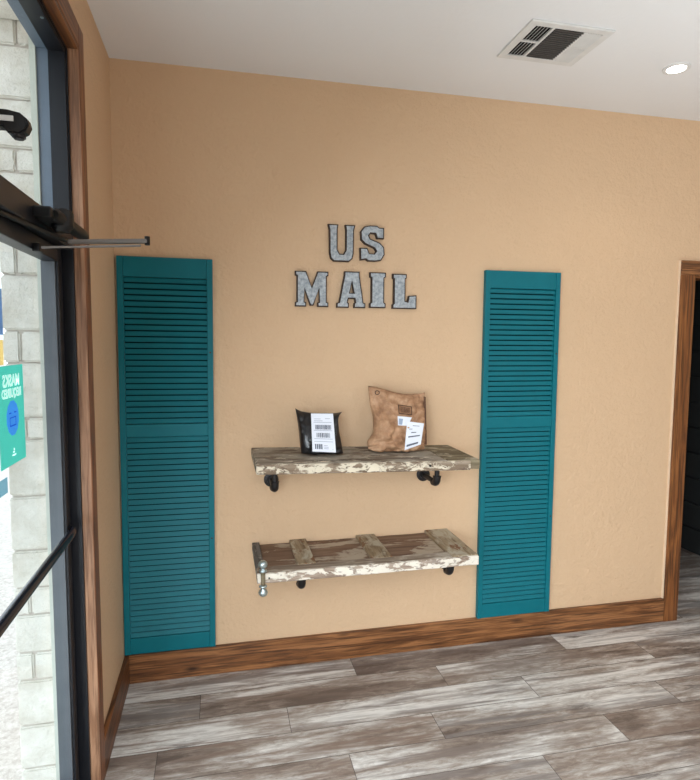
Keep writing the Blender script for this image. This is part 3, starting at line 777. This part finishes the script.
def on_sheet(me, cy, cz, name, mat):
    """writing that faces outdoors: text x maps to +y as seen from outside (west), so it reads backwards from the room"""
    o = bpy.data.objects.new(name, me); col.objects.link(o); me.materials.clear(); me.materials.append(mat)
    for v in me.vertices: v.co = Vector((.0006, -v.co.x, v.co.y))
    o.parent = sg; o.location = (0, cy, cz); return o
# from outdoors (looking +x) the reader's right hand is -y, so text x -> -y; seen from the room it is mirrored
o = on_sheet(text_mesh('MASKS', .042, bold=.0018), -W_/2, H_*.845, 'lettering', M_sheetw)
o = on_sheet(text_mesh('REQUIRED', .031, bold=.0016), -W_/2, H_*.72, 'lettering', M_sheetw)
def disc(r, n, cy, cz, name, mat, dx, sy=1):
    tb = bmesh.new(); tb.faces.new([tb.verts.new((dx, cy+r*sy*math.cos(2*PI*k/n+PI/n), cz+r*math.sin(2*PI*k/n+PI/n))) for k in range(n)])
    return MB().join(tb).build(name, mat, sg)
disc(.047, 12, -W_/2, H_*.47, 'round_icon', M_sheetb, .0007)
m = MB()
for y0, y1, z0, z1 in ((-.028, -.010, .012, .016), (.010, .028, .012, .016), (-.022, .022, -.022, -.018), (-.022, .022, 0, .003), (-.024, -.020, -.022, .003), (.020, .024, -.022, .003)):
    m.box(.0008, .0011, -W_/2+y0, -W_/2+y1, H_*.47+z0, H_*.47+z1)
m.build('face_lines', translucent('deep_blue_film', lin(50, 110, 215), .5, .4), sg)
m = MB()
for y0, y1, z0, z1 in ((-.014, .014, 0, .004), (-.008, .004, .008, .012), (-.002, .004, .014, .02)):
    m.box(.0004, .0008, -W_/2+y0, -W_/2+y1, H_*.085+z0, H_*.085+z1)
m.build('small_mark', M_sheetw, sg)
tag(boxes((gx-.0012, gx, -1.42, -1.226, 1.588, 1.652)).build('door_sticker', translucent('yellow_film', lin(254, 236, 186), .75)), 'yellow sticker on the door glass above the teal notice', 'sticker', 'small stickers on the door glass')
tag(boxes((gx-.0012, gx, -1.42, -1.222, 1.664, 1.78)).build('door_sticker', translucent('grey_blue_film', lin(160, 184, 214), .75)), 'grey-blue sticker on the door glass, highest at the edge', 'sticker', 'small stickers on the door glass')
tag(boxes((gx-.0012, gx, -1.42, -1.236, 1.262, 1.302)).build('door_sticker', translucent('slate_film', lin(182, 212, 222), .75)), 'slate-blue sticker on the door glass below the teal notice', 'sticker', 'small stickers on the door glass')

# ------------------------------------------------------------------ light
w = bpy.data.worlds.new('sky'); bpy.context.scene.world = w; w.use_nodes = True
nt = w.node_tree; nt.nodes.clear()
wo = nt.nodes.new('ShaderNodeOutputWorld'); bg = nt.nodes.new('ShaderNodeBackground')
bg.inputs[0].default_value = (.86, .93, 1, 1); bg.inputs[1].default_value = 2.3
nt.links.new(bg.outputs[0], wo.inputs[0])
def lamp(name, kind, loc, direction, energy, color=(1, 1, 1), **kw):
    d = bpy.data.lights.new(name, kind); d.energy = energy; d.color = color
    for k, v in kw.items(): setattr(d, k, v)
    o = bpy.data.objects.new(name, d); col.objects.link(o); o.location = loc
    o.rotation_euler = Vector(direction).to_track_quat('-Z', 'Y').to_euler(); return o
lamp('window_daylight', 'AREA', (3.6, Y0+.05, 1.2), (-.1, 1, -.5), 12, (1, .97, .93), shape='RECTANGLE', size=3.4, size_y=1.6)
lamp('ceiling_fill', 'AREA', (2.9, -2.5, .06), (0, .1, 1), 48, (.90, .96, 1), shape='RECTANGLE', size=3.4, size_y=2.0, spread=R(96))  # unseen lamp added low over the floor to brighten the ceiling
lamp('shop_window_daylight', 'AREA', (.05, -3.0, 1.3), (1, .1, -.95), 176, (.86, .94, 1), shape='RECTANGLE', size=2.2, size_y=2.0)
lamp('downlight_beam', 'SPOT', (2.502, -.502, H-.02), (0, 0, -1), 5, (1, .9, .76), spot_size=R(110), spot_blend=.8, shadow_soft_size=.05)

# ------------------------------------------------------------------ camera
cd = bpy.data.cameras.new('camera'); co = bpy.data.objects.new('camera', cd); col.objects.link(co)
cd.sensor_fit = 'VERTICAL'; cd.sensor_height = 36; cd.lens = 578.61*36/780; cd.clip_start = .02
yaw, pit, rol = .222912, -.0828846, .00636226
Fw = Vector((math.sin(yaw)*math.cos(pit), math.cos(yaw)*math.cos(pit), math.sin(pit)))
Rt = Vector((math.cos(yaw), -math.sin(yaw), 0)); Up = Rt.cross(Fw)
R2 = Rt*math.cos(rol)+Up*math.sin(rol); U2 = -Rt*math.sin(rol)+Up*math.cos(rol)
mt = Matrix((R2, U2, -Fw)).transposed().to_4x4(); mt.translation = (.459129, -2.849192, 1.651847)
co.matrix_world = mt
sc = bpy.context.scene; sc.camera = co
sc.view_settings.view_transform = 'Standard'; sc.view_settings.look = 'None'
sc.view_settings.exposure = 0.0; sc.view_settings.gamma = 1.0
sc.cycles.max_bounces = 10; sc.cycles.transparent_max_bounces = 12
sc.cycles.use_denoising = True
